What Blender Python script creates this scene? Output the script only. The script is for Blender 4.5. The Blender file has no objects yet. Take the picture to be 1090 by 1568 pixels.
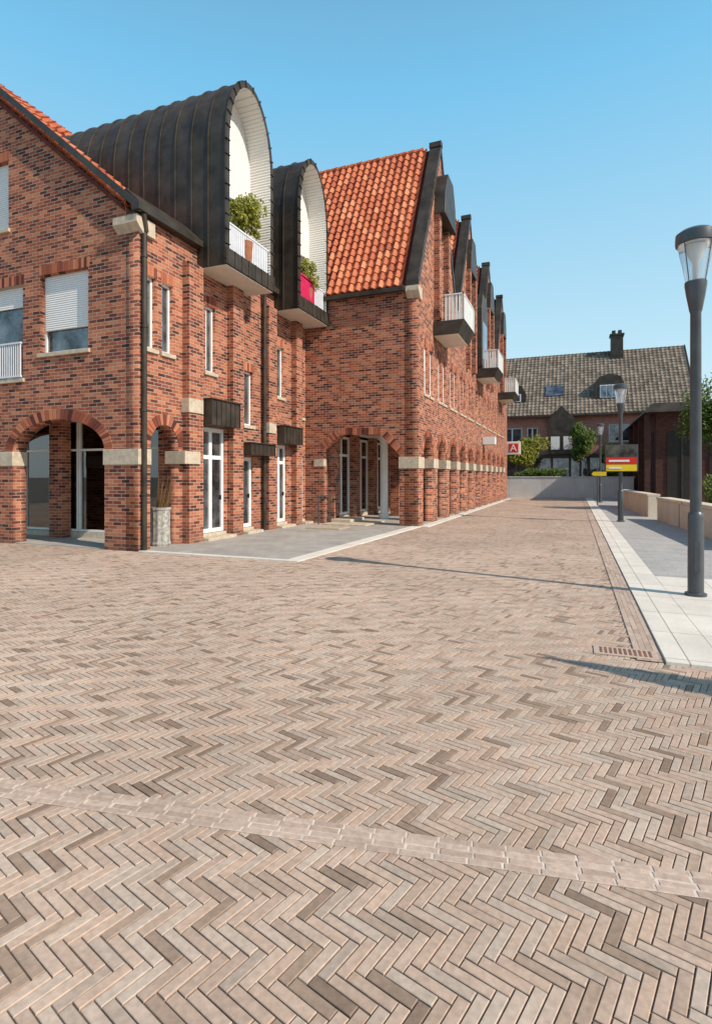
import bpy, bmesh, math, random
from mathutils import Vector, Matrix
random.seed(7)
S=bpy.context.scene
# ------------------------------------------------------------------ node helpers
class NT:
    def __init__(s,name):
        s.mat=bpy.data.materials.new(name); s.mat.use_nodes=True
        s.t=s.mat.node_tree; s.b=s.t.nodes['Principled BSDF']
    def n(s,typ,**kw):
        nd=s.t.nodes.new(typ)
        for k,v in kw.items(): setattr(nd,k,v)
        return nd
    def put(s,sock,v):
        if v is None: return
        if isinstance(v,bpy.types.NodeSocket): s.t.links.new(v,sock)
        else: sock.default_value=v
    def m(s,op,a,b=None,c=None,clamp=False):
        nd=s.n('ShaderNodeMath',operation=op); nd.use_clamp=clamp
        s.put(nd.inputs[0],a); s.put(nd.inputs[1],b); s.put(nd.inputs[2],c)
        return nd.outputs[0]
    def mix(s,f,a,b,blend='MIX'):
        nd=s.n('ShaderNodeMix',data_type='RGBA',blend_type=blend)
        s.put(nd.inputs[0],f); s.put(nd.inputs[6],a); s.put(nd.inputs[7],b)
        return nd.outputs[2]
    def mixf(s,f,a,b):
        nd=s.n('ShaderNodeMix',data_type='FLOAT')
        s.put(nd.inputs[0],f); s.put(nd.inputs[2],a); s.put(nd.inputs[3],b)
        return nd.outputs[0]
    def ramp(s,f,stops,interp='LINEAR'):
        nd=s.n('ShaderNodeValToRGB'); cr=nd.color_ramp; cr.interpolation=interp
        while len(cr.elements)<len(stops): cr.elements.new(.5)
        for e,(p,c) in zip(cr.elements,stops):
            e.position=p; e.color=(*c,1) if len(c)==3 else c
        s.put(nd.inputs[0],f); return nd.outputs[0]
    def pos(s): return s.n('ShaderNodeNewGeometry').outputs['Position']
    def sep(s,v):
        nd=s.n('ShaderNodeSeparateXYZ'); s.put(nd.inputs[0],v); return nd.outputs
    def comb(s,x,y,z=0.0):
        nd=s.n('ShaderNodeCombineXYZ'); s.put(nd.inputs[0],x); s.put(nd.inputs[1],y); s.put(nd.inputs[2],z); return nd.outputs[0]
    def noise(s,v,scale,detail=3,rough=.55):
        nd=s.n('ShaderNodeTexNoise'); s.put(nd.inputs['Vector'],v)
        nd.inputs['Scale'].default_value=scale; nd.inputs['Detail'].default_value=detail; nd.inputs['Roughness'].default_value=rough
        return nd.outputs[0]
    def bump(s,h,strength=.5,dist=.01):
        nd=s.n('ShaderNodeBump'); nd.inputs['Strength'].default_value=strength; nd.inputs['Distance'].default_value=dist
        s.put(nd.inputs['Height'],h); s.put(s.b.inputs['Normal'],nd.outputs[0])
    def out(s,col,rough=.8,metal=0.0,spec=.3):
        s.put(s.b.inputs['Base Color'],col if not isinstance(col,tuple) else (*col,1)); s.put(s.b.inputs['Roughness'],rough)
        s.put(s.b.inputs['Metallic'],metal); s.put(s.b.inputs['Specular IOR Level'],spec)
        return s.mat
def c4(c): return (*c,1)

def mat_brick(name,stops,mortar,bw=.235,rh=.077,dirt=.35):
    t=NT(name); p=t.pos(); x,y,z=t.sep(p)
    v=t.comb(t.m('ADD',x,y),z,0.0)
    br=t.n('ShaderNodeTexBrick'); t.put(br.inputs['Vector'],v)
    br.inputs['Color1'].default_value=(0,0,0,1); br.inputs['Color2'].default_value=(1,1,1,1); br.inputs['Mortar'].default_value=(.5,.5,.5,1)
    br.inputs['Scale'].default_value=1; br.inputs['Mortar Size'].default_value=.0065; br.inputs['Mortar Smooth'].default_value=.15
    br.inputs['Brick Width'].default_value=bw; br.inputs['Row Height'].default_value=rh
    col=t.ramp(br.outputs['Color'],stops)
    n1=t.noise(p,55,3); n2=t.noise(p,.9,4)
    col=t.mix(.5,col,t.ramp(n1,[(.3,(.6,.55,.53)),(.7,(1.25,1.2,1.15))]),'MULTIPLY')
    mo=t.mix(t.noise(p,9,3),c4(tuple(q*.7 for q in mortar)),c4(mortar))
    col=t.mix(br.outputs['Fac'],col,mo)
    col=t.mix(dirt,col,t.ramp(n2,[(.3,(.58,.54,.52)),(.7,(1.15,1.12,1.1))]),'MULTIPLY')
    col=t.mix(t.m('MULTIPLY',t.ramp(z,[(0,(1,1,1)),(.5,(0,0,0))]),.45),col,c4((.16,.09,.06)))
    h=t.m('ADD',t.m('MULTIPLY',br.outputs['Fac'],-1.0),t.m('MULTIPLY',n1,.35))
    t.bump(h,.7,.006)
    return t.out(col,.88,0,.2)
def mat_island(name,stops,noise_scale=40,rough=.8,spec=.3,var=.4,big=None,bumpd=.002,metal=0.0):
    t=NT(name); g=t.n('ShaderNodeNewGeometry'); p=g.outputs['Position']
    col=t.ramp(g.outputs['Random Per Island'],stops)
    n1=t.noise(p,noise_scale,4)
    col=t.mix(var,col,t.ramp(n1,[(.3,(.6,.58,.56)),(.7,(1.25,1.22,1.2))]),'MULTIPLY')
    if big: col=t.mix(big[1],col,t.ramp(t.noise(p,big[0],5,.62),[(.32,(.66,.64,.62)),(.68,(1.14,1.14,1.14))]),'MULTIPLY')
    t.bump(n1,.5,bumpd)
    return t.out(col,rough,metal,spec)
def mat_plain(name,col,rough=.7,scale=6,var=.25,metal=0.0,spec=.3,bumpd=.003,bscale=60):
    t=NT(name); p=t.pos()
    a=tuple(q*(1-var) for q in col); b=tuple(min(1,q*(1+var*.6)) for q in col)
    c=t.ramp(t.noise(p,scale,5,.6),[(.3,a),(.7,b)])
    c=t.mix(.3,c,t.ramp(t.noise(p,bscale,3),[(.3,(.8,.8,.8)),(.7,(1.1,1.1,1.1))]),'MULTIPLY')
    t.bump(t.noise(p,bscale,3),.4,bumpd)
    return t.out(c,rough,metal,spec)
def mat_slats(name,col,pitch=.05,axis=2,depth=.012,rough=.5):
    t=NT(name); p=t.pos(); s=t.sep(p)[axis]
    f=t.m('FRACT',t.m('DIVIDE',s,pitch))
    h=t.m('SINE',t.m('MULTIPLY',f,math.pi))
    c=t.mix(t.ramp(h,[(.0,(0,0,0)),(.4,(1,1,1))]),c4(tuple(q*.62 for q in col)),c4(col))
    c=t.mix(.25,c,t.ramp(t.noise(p,3,4),[(.3,(.85,.85,.83)),(.7,(1.05,1.05,1.05))]),'MULTIPLY')
    t.bump(h,.8,depth); return t.out(c,rough)
def mat_slab(name,c0,c1,joint,w,h,js=.006,off=.5,rough=.85,rot=False):
    t=NT(name); p=t.pos(); x,y,z=t.sep(p)
    v=t.comb(y,x,0.0) if rot else t.comb(x,y,0.0)
    br=t.n('ShaderNodeTexBrick'); br.offset=off; t.put(br.inputs['Vector'],v)
    br.inputs['Color1'].default_value=c4(c0); br.inputs['Color2'].default_value=c4(c1); br.inputs['Mortar'].default_value=c4(joint)
    br.inputs['Scale'].default_value=1; br.inputs['Mortar Size'].default_value=js; br.inputs['Brick Width'].default_value=w; br.inputs['Row Height'].default_value=h
    n1=t.noise(p,30,4); n2=t.noise(p,1.3,5,.65)
    c=t.mix(.3,br.outputs['Color'],t.ramp(n1,[(.3,(.75,.75,.75)),(.7,(1.15,1.15,1.15))]),'MULTIPLY')
    c=t.mix(.6,c,t.ramp(n2,[(.3,(.72,.71,.69)),(.7,(1.1,1.1,1.1))]),'MULTIPLY')
    t.bump(t.m('ADD',t.m('MULTIPLY',br.outputs['Fac'],-1.0),t.m('MULTIPLY',n1,.3)),.6,.004)
    return t.out(c,rough,0,.25)

HW=.0435; HN=4; HA=math.radians(-16); GAP=.0038
PAVE=[(0,(.25,.175,.13)),(.08,(.35,.25,.185)),(.2,(.46,.335,.26)),(.42,(.53,.38,.29)),(.62,(.53,.395,.31)),(.82,(.52,.415,.335)),(1,(.42,.325,.26))]
def mat_herring(name):
    t=NT(name); p=t.pos(); x,y,z=t.sep(p)
    ca,sa=math.cos(HA),math.sin(HA)
    u=t.m('DIVIDE',t.m('ADD',t.m('MULTIPLY',x,ca),t.m('MULTIPLY',y,sa)),HW)
    v=t.m('DIVIDE',t.m('ADD',t.m('MULTIPLY',x,-sa),t.m('MULTIPLY',y,ca)),HW)
    i=t.m('FLOOR',u); j=t.m('FLOOR',v); fx=t.m('SUBTRACT',u,i); fy=t.m('SUBTRACT',v,j)
    mm=t.m('FLOORED_MODULO',t.m('SUBTRACT',i,j),2.0*HN)
    isv=t.m('GREATER_THAN',mm,HN-.5)
    k=t.m('SUBTRACT',2*HN-1.0,mm)
    lx=t.mixf(isv,t.m('ADD',mm,fx),t.m('ADD',k,fy))
    ly=t.mixf(isv,fy,fx)
    idx=t.mixf(isv,t.m('SUBTRACT',i,mm),i)
    idy=t.mixf(isv,j,t.m('SUBTRACT',j,k))
    d=t.m('MINIMUM',t.m('MINIMUM',lx,t.m('SUBTRACT',float(HN),lx)),t.m('MINIMUM',ly,t.m('SUBTRACT',1.0,ly)))
    jm=t.m('GREATER_THAN',d,.05)
    wn=t.n('ShaderNodeTexWhiteNoise'); wn.noise_dimensions='3D'; t.put(wn.inputs['Vector'],t.comb(idx,idy,isv))
    col=t.ramp(wn.outputs['Value'],PAVE)
    n1=t.noise(p,40,4); n2=t.noise(p,.55,5,.62)
    col=t.mix(.4,col,t.ramp(n1,[(.3,(.6,.58,.56)),(.7,(1.25,1.22,1.2))]),'MULTIPLY')
    col=t.mix(jm,c4((.15,.105,.078)),col)
    col=t.mix(.5,col,t.ramp(n2,[(.32,(.66,.64,.62)),(.68,(1.14,1.14,1.14))]),'MULTIPLY')
    t.bump(t.m('MINIMUM',t.m('MULTIPLY',d,6.0),1.0),.5,.006)
    return t.out(col,.8,0,.3)

BR_A=[(0,(.075,.03,.028)),(.16,(.16,.05,.038)),(.36,(.29,.085,.05)),(.65,(.42,.138,.073)),(.9,(.53,.215,.12)),(1,(.22,.075,.06))]
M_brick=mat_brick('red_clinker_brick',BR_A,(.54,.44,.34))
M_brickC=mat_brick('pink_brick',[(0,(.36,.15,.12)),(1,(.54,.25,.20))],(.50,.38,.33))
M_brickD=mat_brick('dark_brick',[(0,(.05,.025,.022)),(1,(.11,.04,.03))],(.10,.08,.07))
M_vous=mat_island('voussoir_brick',BR_A,60,.88,.2,.4)
M_herr=mat_herring('herringbone_clinker')
M_paver=mat_island('clinker_paver',PAVE,40,.78,.3,.45,(.55,.5))
M_gut=mat_island('gutter_paver',[(0,(.42,.31,.245)),(.4,(.50,.375,.30)),(1,(.56,.43,.35))],40,.78,.3,.5,(.55,.5))
M_mortar=mat_plain('light_mortar',(.66,.55,.47),.9,20,.25)
M_mortard=mat_plain('joint_sand',(.40,.30,.23),.9,20,.3)
M_conc=mat_slab('light_concrete_slab',(.68,.62,.55),(.74,.68,.60),(.34,.30,.26),.9,.9,.006,.0)
M_walk=mat_slab('shade_grey_walk_slab',(.39,.37,.355),(.45,.42,.40),(.26,.24,.22),.4,.2,.004,.5)  # slab grey with the right walkway's shade put into the colour
M_grey=mat_slab('grey_forecourt_slab',(.36,.33,.30),(.42,.39,.355),(.2,.18,.16),.3,.3,.004,.5)
M_stone=mat_plain('sandstone',(.54,.45,.34),.85,9,.25)
M_wallst=mat_slab('beige_stone',(.64,.53,.42),(.70,.59,.46),(.3,.25,.2),3,3,.004,0)
M_metal=mat_plain('dark_sheet_metal',(.055,.043,.032),.46,2.2,.55,.1,.35,.002,14)
M_white=mat_plain('white_paint',(.78,.77,.74),.4,4,.08)
M_slat=mat_slats('white_slats',(.80,.77,.72),.075)
M_shut=mat_slats('roller_shutter',(.78,.77,.76),.05)
M_soff=mat_plain('cream_soffit',(.74,.67,.56),.8,4,.1)
M_red=mat_plain('crimson_panel',(.55,.02,.09),.5,5,.2)
M_tile=mat_island('orange_pantile',[(0,(.36,.08,.036)),(.2,(.48,.12,.05)),(.7,(.56,.16,.065)),(1,(.66,.24,.115))],18,.6,.35,.4,(1.2,.2))
M_tileb=mat_plain('tile_backing',(.12,.03,.02),.9)
M_tileC=mat_island('brown_roof_tile',[(0,(.13,.105,.085)),(.5,(.20,.165,.13)),(1,(.27,.22,.175))],18,.75,.3,.4,(.5,.4))
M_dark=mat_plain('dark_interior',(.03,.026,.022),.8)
M_int=mat_plain('interior_plaster',(.62,.54,.42),.9)
M_shelf=mat_island('shop_goods',[(0,(.5,.08,.05)),(.2,(.75,.6,.25)),(.4,(.12,.3,.14)),(.6,(.7,.68,.6)),(.8,(.2,.25,.45)),(1,(.45,.25,.12))],20,.6)
M_mat=mat_plain('door_mat',(.45,.37,.27),.95)
M_ground=mat_plain('ground_earth',(.20,.18,.15),.95,.4,.3)
M_pole=mat_plain('lamp_grey_paint',(.085,.09,.098),.38,5,.2,.3,.5,.001)
M_yel=mat_plain('yellow_paint',(.85,.60,.03),.5,5,.1)
M_redp=mat_plain('red_paint',(.65,.03,.02),.5,5,.1)
M_pic=mat_plain('poster_print',(.10,.09,.07),.5,3,.9)
M_twig=mat_plain('twig',(.20,.11,.05),.9)
M_bark=mat_plain('bark',(.10,.075,.055),.95,10,.3)
M_terra=mat_plain('terracotta',(.35,.14,.07),.8)
M_fence=mat_plain('pale_grey_rail',(.68,.70,.74),.5,5,.1)
M_retw=mat_slab('retaining_concrete',(.58,.56,.54),(.64,.62,.60),(.4,.38,.37),2.4,5,.01,0)
M_curt=mat_plain('curtain_fabric',(.62,.60,.55),.9,8,.2)
def mat_glass(name,c=(.12,.13,.14),r=.02,me=.55):
    t=NT(name); p=t.pos(); t.bump(t.noise(p,1.2,2),.12,.02)
    col=t.ramp(t.noise(p,1.7,4,.7),[(.35,tuple(q*.35 for q in c)),(.65,tuple(min(1,q*1.7) for q in c))])
    return t.out(col,r,me,1.0)
M_glass=mat_glass('window_glass')
M_glassb=mat_glass('blue_window_glass',(.14,.17,.22),.08)
def mat_clear():
    t=NT('clear_shop_glass'); o=t.t.nodes['Material Output']
    tr=t.n('ShaderNodeBsdfTransparent'); tr.inputs[0].default_value=(.8,.84,.82,1)
    gl=t.n('ShaderNodeBsdfGlossy'); gl.inputs['Roughness'].default_value=.01
    fr=t.n('ShaderNodeFresnel'); fr.inputs[0].default_value=1.6
    mx=t.n('ShaderNodeMixShader'); f=t.m('ADD',t.m('MULTIPLY',fr.outputs[0],1.6),.08,clamp=True)
    t.put(mx.inputs[0],f); t.t.links.new(tr.outputs[0],mx.inputs[1]); t.t.links.new(gl.outputs[0],mx.inputs[2]); t.t.links.new(mx.outputs[0],o.inputs[0])
    return t.mat
M_clear=mat_clear()
def mat_leaf(name,stops):
    t=NT(name); g=t.n('ShaderNodeNewGeometry'); col=t.ramp(g.outputs['Random Per Island'],stops)
    t.out(col,.55,0,.3)
    tr=t.n('ShaderNodeBsdfTranslucent'); t.put(tr.inputs[0],col)
    mx=t.n('ShaderNodeMixShader'); mx.inputs[0].default_value=.3
    o=t.t.nodes['Material Output']; t.t.links.new(t.b.outputs[0],mx.inputs[1]); t.t.links.new(tr.outputs[0],mx.inputs[2]); t.t.links.new(mx.outputs[0],o.inputs[0])
    return t.mat
M_leaf=mat_leaf('green_leaves',[(0,(.04,.08,.015)),(.6,(.10,.16,.025)),(1,(.21,.25,.04))])
M_leafy=mat_leaf('yellow_green_leaves',[(0,(.13,.16,.02)),(.6,(.28,.29,.035)),(1,(.42,.38,.06))])
def mat_lampglass():
    t=NT('lamp_glass'); t.out((.85,.88,.9),.15,0,.6); t.b.inputs['Transmission Weight'].default_value=.75; t.b.inputs['IOR'].default_value=1.15; return t.mat
M_lg=mat_lampglass()

# ------------------------------------------------------------------ mesh helpers
def root(name):
    e=bpy.data.objects.new(name,None); S.collection.objects.link(e); e.empty_display_size=.5; return e
class MB:
    def __init__(s): s.v=[]; s.f=[]
    def poly(s,pts):
        n=len(s.v); s.v+= [tuple(p) for p in pts]; s.f.append(tuple(range(n,n+len(pts))))
    def hexa(s,a,b):
        n=len(s.v); k=len(a); s.v+=[tuple(p) for p in a]+[tuple(p) for p in b]
        s.f.append(tuple(range(n+k-1,n-1,-1))); s.f.append(tuple(range(n+k,n+2*k)))
        for i in range(k):
            j=(i+1)%k; s.f.append((n+i,n+j,n+k+j,n+k+i))
    def box(s,x0,x1,y0,y1,z0,z1):
        if x0>x1:x0,x1=x1,x0
        if y0>y1:y0,y1=y1,y0
        if z0>z1:z0,z1=z1,z0
        s.hexa([(x0,y0,z0),(x1,y0,z0),(x1,y1,z0),(x0,y1,z0)],[(x0,y0,z1),(x1,y0,z1),(x1,y1,z1),(x0,y1,z1)])
    def prism_y(s,pts,y0,y1): s.hexa([(a,y0,b) for a,b in pts],[(a,y1,b) for a,b in pts])
    def prism_x(s,pts,x0,x1): s.hexa([(x0,a,b) for a,b in pts],[(x1,a,b) for a,b in pts])
    def tube(s,p,q,r0,r1,k=8):
        p=Vector(p);q=Vector(q);d=(q-p).normalized(); a=d.orthogonal().normalized(); b=d.cross(a)
        s.hexa([p+(a*math.cos(t)+b*math.sin(t))*r0 for t in [2*math.pi*i/k for i in range(k)]],
               [q+(a*math.cos(t)+b*math.sin(t))*r1 for t in [2*math.pi*i/k for i in range(k)]])
    def lathe(s,c,prof,k=32):
        n=len(s.v); cx,cy,cz=c
        for r,z in prof:
            for i in range(k):
                t=2*math.pi*i/k; s.v.append((cx+r*math.cos(t),cy+r*math.sin(t),cz+z))
        for a in range(len(prof)-1):
            for i in range(k):
                j=(i+1)%k; s.f.append((n+a*k+i,n+a*k+j,n+(a+1)*k+j,n+(a+1)*k+i))
        s.f.append(tuple(range(n+k-1,n-1,-1))); m=n+(len(prof)-1)*k; s.f.append(tuple(range(m,m+k)))
    def obj(s,name,mat,parent=None,smooth=False,bevel=0,recalc=True):
        if not s.v: return None
        me=bpy.data.meshes.new(name); me.from_pydata(s.v,[],s.f); me.materials.append(mat)
        if recalc:
            bm=bmesh.new(); bm.from_mesh(me); bmesh.ops.recalc_face_normals(bm,faces=bm.faces); bm.to_mesh(me); bm.free()
        o=bpy.data.objects.new(name,me); S.collection.objects.link(o)
        if parent: o.parent=parent
        if smooth:
            for p in me.polygons: p.use_smooth=True
            md=o.modifiers.new('e','EDGE_SPLIT'); md.split_angle=math.radians(35)
        if bevel:
            md=o.modifiers.new('b','BEVEL'); md.width=bevel; md.segments=1; md.limit_method='ANGLE'
        return o
def wall(name,outer,holes,axis,plane,th,mat,parent):
    cu=bpy.data.curves.new(name,'CURVE'); cu.dimensions='2D'; cu.fill_mode='BOTH'; cu.extrude=th/2
    for pts in [outer]+holes:
        sp=cu.splines.new('POLY'); sp.points.add(len(pts)-1); sp.use_cyclic_u=True
        for p,q in zip(sp.points,pts): p.co=(q[0],q[1],0,1)
    ob=bpy.data.objects.new('tmp',cu); S.collection.objects.link(ob)
    dg=bpy.context.evaluated_depsgraph_get(); me=bpy.data.meshes.new_from_object(ob.evaluated_get(dg))
    bpy.data.objects.remove(ob)
    for v in me.vertices:
        a,b,c=v.co
        v.co=(a,plane+th/2+c,b) if axis=='X' else (plane-th/2+c,a,b)
    bm=bmesh.new(); bm.from_mesh(me); bmesh.ops.remove_doubles(bm,verts=bm.verts,dist=1e-4); bmesh.ops.recalc_face_normals(bm,faces=bm.faces); bm.to_mesh(me); bm.free()
    me.materials.clear(); me.materials.append(mat); me.name=name
    o=bpy.data.objects.new(name,me); S.collection.objects.link(o); o.parent=parent; return o
def rect(a,b,c,d): return [(a,c),(b,c),(b,d),(a,d)]
def archpts(a,b,z0,zs,zt,n=16):
    cx=(a+b)/2; r=(b-a)/2
    return [(a,z0),(b,z0)]+[(cx+r*math.cos(math.pi*i/n),zs+(zt-zs)*math.sin(math.pi*i/n)) for i in range(n+1)]
class W:
    def __init__(s,axis,plane): s.a=axis; s.p=plane
    def bx(s,mb,s0,s1,n0,n1,z0,z1):
        if s.a=='X': mb.box(s0,s1,s.p-n0,s.p-n1,z0,z1)
        else: mb.box(s.p+n0,s.p+n1,s0,s1,z0,z1)
    def P(s,u,n,z): return (u,s.p-n,z) if s.a=='X' else (s.p+n,u,z)
    def archring(s,mb,a,b,zs,zt,th=.23,n0=-.05,n1=.012,cnt=None):
        cx=(a+b)/2; r=(b-a)/2; h=zt-zs
        L=math.pi*(r+h)/2; n=cnt or max(8,int(L/.085))
        for i in range(n):
            t0=math.pi*(i+.07)/n; t1=math.pi*(i+.93)/n
            q=[(cx+r*math.cos(t0),zs+h*math.sin(t0)),(cx+(r+th)*math.cos(t0),zs+(h+th)*math.sin(t0)),
               (cx+(r+th)*math.cos(t1),zs+(h+th)*math.sin(t1)),(cx+r*math.cos(t1),zs+h*math.sin(t1))]
            mb.hexa([s.P(u,n0,z) for u,z in q],[s.P(u,n1,z) for u,z in q])
    def soldier(s,mb,a,b,z,th=.23,n0=-.05,n1=.008):
        n=max(3,int((b-a)/.08)); w=(b-a)/n
        for i in range(n): s.bx(mb,a+w*i+.004,a+w*(i+1)-.004,n0,n1,z+.004,z+th)
    def window(s,B,a,b,z0,z1,inset=.14,shutter=0,mull=0,trans=0,glass='glass',fw=.055,sill=True,head=True):
        if head: s.soldier(B['vous'],a-.04,b+.04,z1)
        if sill: s.bx(B['sill'],a-.06,b+.06,-inset-.02,.05,z0-.08,z0+.012)
        f=B['frame']; zz=z0+.012
        s.bx(f,a,a+fw,-inset-.06,-inset,zz,z1); s.bx(f,b-fw,b,-inset-.06,-inset,zz,z1)
        s.bx(f,a+fw,b-fw,-inset-.06,-inset,zz,zz+fw); s.bx(f,a+fw,b-fw,-inset-.06,-inset,z1-fw,z1)
        for i in range(mull):
            c=a+(b-a)*(i+1)/(mull+1); s.bx(f,c-fw*.6,c+fw*.6,-inset-.055,-inset-.005,zz+fw,z1-fw)
        for tz in ([trans] if trans else []):
            s.bx(f,a+fw,b-fw,-inset-.053,-inset-.008,tz-fw*.5,tz+fw*.5)
        s.bx(B[glass],a+.01,b-.01,-inset-.05,-inset-.04,zz+.01,z1-.01)
        if shutter: s.bx(B['shut'],a+fw*.7,b-fw*.7,-inset-.03,-inset+.015,z1-(z1-z0)*shutter,z1-.02)
def newB(): return {k:MB() for k in ['vous','sill','frame','glass','glassb','clear','int','shelf','shut','metal','stone','rail','white','dark','brick','soff','curt']}
MATS=dict(vous=M_vous,sill=M_stone,frame=M_white,glass=M_glass,glassb=M_glassb,clear=M_clear,int=M_int,shelf=M_shelf,shut=M_shut,metal=M_metal,stone=M_stone,rail=M_fence,white=M_white,dark=M_dark,brick=M_brick,soff=M_soff,curt=M_curt)
NM=dict(vous='brick_arches_and_lintels',sill='window_sills',frame='window_frames',glass='window_panes',glassb='tinted_panes',clear='shop_panes',int='interior_walls',shelf='shop_goods',shut='roller_shutters',metal='metal_trim',stone='stone_blocks',rail='railings',white='white_parts',dark='dark_recesses',brick='brick_piers',soff='soffits',curt='curtains')
def flush(B,par,over={}):
    for k,mb in B.items():
        if mb.v: mb.obj(NM[k],over.get(k,MATS[k]),par,bevel=.006 if k in('metal','stone','sill') else 0)
def tiles(name,O,U,V,wid,length,mat,par,tw=.25,tl=.34,amp=.035,k=6):
    O=Vector(O);U=Vector(U).normalized();V=Vector(V).normalized();N=U.cross(V)
    if N.z<0:N=-N
    mb=MB(); nc=int(wid/tw); nr=int(math.ceil(length/tl))
    for r in range(nr):
        v0=r*tl-.04; v1=min((r+1)*tl,length)
        for c in range(nc):
            n=len(mb.v); j=random.uniform(-.004,.004); jv=random.uniform(-.008,.008)
            for row,(vv,hh) in enumerate([(v0+jv,-.01),(v0+jv,.045+j),(v1,.0)]):
                for i in range(k+1):
                    tt=i/k; h=amp*(1+math.cos(2*math.pi*tt))**1.3/2.46*2
                    hz=hh+h if row else hh+h*.6
                    mb.v.append(tuple(O+U*(c*tw+tt*tw*.985)+V*vv+N*hz))
            for row in range(2):
                for i in range(k):
                    a=n+row*(k+1)+i; mb.f.append((a,a+1,a+k+2,a+k+1))
    return mb.obj(name,mat,par,recalc=False)
def leaves(mb,c,rad,n,size,clumps=8):
    c=Vector(c); cl=[]
    for i in range(clumps):
        while True:
            p=Vector((random.uniform(-1,1),random.uniform(-1,1),random.uniform(-1,1)))
            if p.length<1: break
        cl.append((Vector((p.x*rad[0]*.7,p.y*rad[1]*.7,p.z*rad[2]*.7)),random.uniform(.3,.55)))
    for i in range(n):
        q,r=random.choice(cl)
        d=Vector((random.gauss(0,1),random.gauss(0,1),random.gauss(0,1))).normalized()*(random.random()**.4)
        p=c+q+Vector((d.x*rad[0]*r,d.y*rad[1]*r,d.z*rad[2]*r))
        a=Vector((random.gauss(0,1),random.gauss(0,1),random.gauss(0,1))).normalized(); b=a.orthogonal().normalized()
        s=size*random.uniform(.6,1.3)
        mb.poly([p-a*s,p+b*s*.45,p+a*s,p-b*s*.45])
def tree(name,base,h,rad,trunk_r,n,size,mat=None,clumps=14,cz=None):
    r=root(name); x,y,z=base; t=MB(); top=h-rad[2]; cz=cz or top
    t.tube((x,y,z-.1),(x+.05,y,z+cz*.55),trunk_r,trunk_r*.7); t.tube((x+.05,y,z+cz*.55),(x,y+.03,z+cz*1.1),trunk_r*.7,trunk_r*.25)
    for i in range(7):
        a=random.uniform(0,6.28); s=z+cz*random.uniform(.5,.9)
        t.tube((x+.03,y,s),(x+rad[0]*.7*math.cos(a),y+rad[1]*.7*math.sin(a),s+rad[2]*.6),trunk_r*.4,trunk_r*.1,6)
    t.obj('trunk_and_limbs',M_bark,r)
    l=MB(); leaves(l,(x,y,z+cz),rad,n,size,clumps); l.obj('foliage',mat or M_leaf,r,recalc=False)
    return r

# ------------------------------------------------------------------ ground and paving
def sheet(name,pts,z,mat):
    mb=MB(); mb.poly([(x,y,z) for x,y in pts]); return mb.obj(name,mat)
sheet('ground',[(-900,-900),(900,-900),(900,900),(-900,900)],-.02,M_ground)
sheet('plaza_paving',[(-30,-14),(16,-14),(16,44.4),(-30,44.4)],0,M_herr)
BA=math.atan2(.552,3.18); BP=Vector((-2.695,1.93)); bd=Vector((math.cos(BA),math.sin(BA))); bn=Vector((-bd.y,bd.x))
def pave_obj(name,bricks,mat,jit=1.0):
    mb=MB(); V=mb.v; F=mb.f
    for (cx,cy,L,Wd,ang,zt) in bricks:
        n=len(V); tx=random.gauss(0,.0006); ty=random.gauss(0,.0005); dz=random.gauss(0,.0005)
        L-=random.uniform(0,.003)*jit; Wd-=random.uniform(0,.002)*jit; ang2=random.gauss(0,.004); ca,sa=math.cos(ang+ang2),math.sin(ang+ang2)
        for (ins,zz) in [(0,-99),(0,-.0022),(.0022,0)]:
            for sx,sy in [(-1,-1),(1,-1),(1,1),(-1,1)]:
                lx=sx*(L/2-ins); ly=sy*(Wd/2-ins)
                z=-.001 if zz==-99 else zt+zz+dz+tx*sx+ty*sy
                V.append((cx+lx*ca-ly*sa,cy+lx*sa+ly*ca,z))
        F.append((n+8,n+9,n+10,n+11))
        for k in (0,4):
            for i in range(4):
                j=(i+1)%4; F.append((n+k+i,n+k+j,n+k+4+j,n+k+4+i))
    return mb.obj(name,mat,recalc=False)
ca,sa=math.cos(HA),math.sin(HA); br=[]
def inreg(X,Y):
    if not(-9.5<X<.46 and .2<Y<12):
        return (.4<=X<3.2 and .2<Y<5.25)
    if X<-4.9 and Y>9.05: return False
    if X<-8.6 and Y>9: return False
    dep=-X*.3714+Y*.9285; lat=X*.9285+Y*.3714
    return dep>.9 and abs(lat)<.8*dep+.8
cs=[(x*ca+y*sa,-x*sa+y*ca) for x in(-9.5,3.2) for y in (.2,12)]
i0=int(min(c[0] for c in cs)/HW)-5;i1=int(max(c[0] for c in cs)/HW)+5;j0=int(min(c[1] for c in cs)/HW)-5;j1=int(max(c[1] for c in cs)/HW)+5
for i in range(i0,i1):
    for j in range(j0,j1):
        m=(i-j)%(2*HN)
        if m==0: u,v,ang=(i+HN/2)*HW,(j+.5)*HW,HA
        elif m==2*HN-1: u,v,ang=(i+.5)*HW,(j+HN/2)*HW,HA+math.pi/2
        else: continue
        X=u*ca-v*sa; Y=u*sa+v*ca
        if inreg(X,Y): br.append((X,Y,HN*HW-GAP,HW-GAP,ang,.0072))
pave_obj('herringbone_pavers',br,M_paver)
bw=.037; band=[]; nrow=4; wt=nrow*bw
mb=MB(); a=BP-bd*8-bn*(wt/2); b=BP+bd*8.5-bn*(wt/2)
c=b+bn*wt; d=a+bn*wt
mb.poly([(q.x,q.y,.0095) for q in (a,b,c,d)]); mb.obj('drain_band_mortar',M_mortar)
for r in range(nrow):
    s=-7.9
    while s<8.4:
        L=.135; p=BP+bd*(s+L/2)+bn*(-wt/2+bw*(r+.5))
        band.append((p.x,p.y,L-.001,bw-.003,BA,.0122)); s+=L+random.uniform(.005,.009)
pave_obj('drain_band_pavers',band,M_gut,.4)
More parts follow.
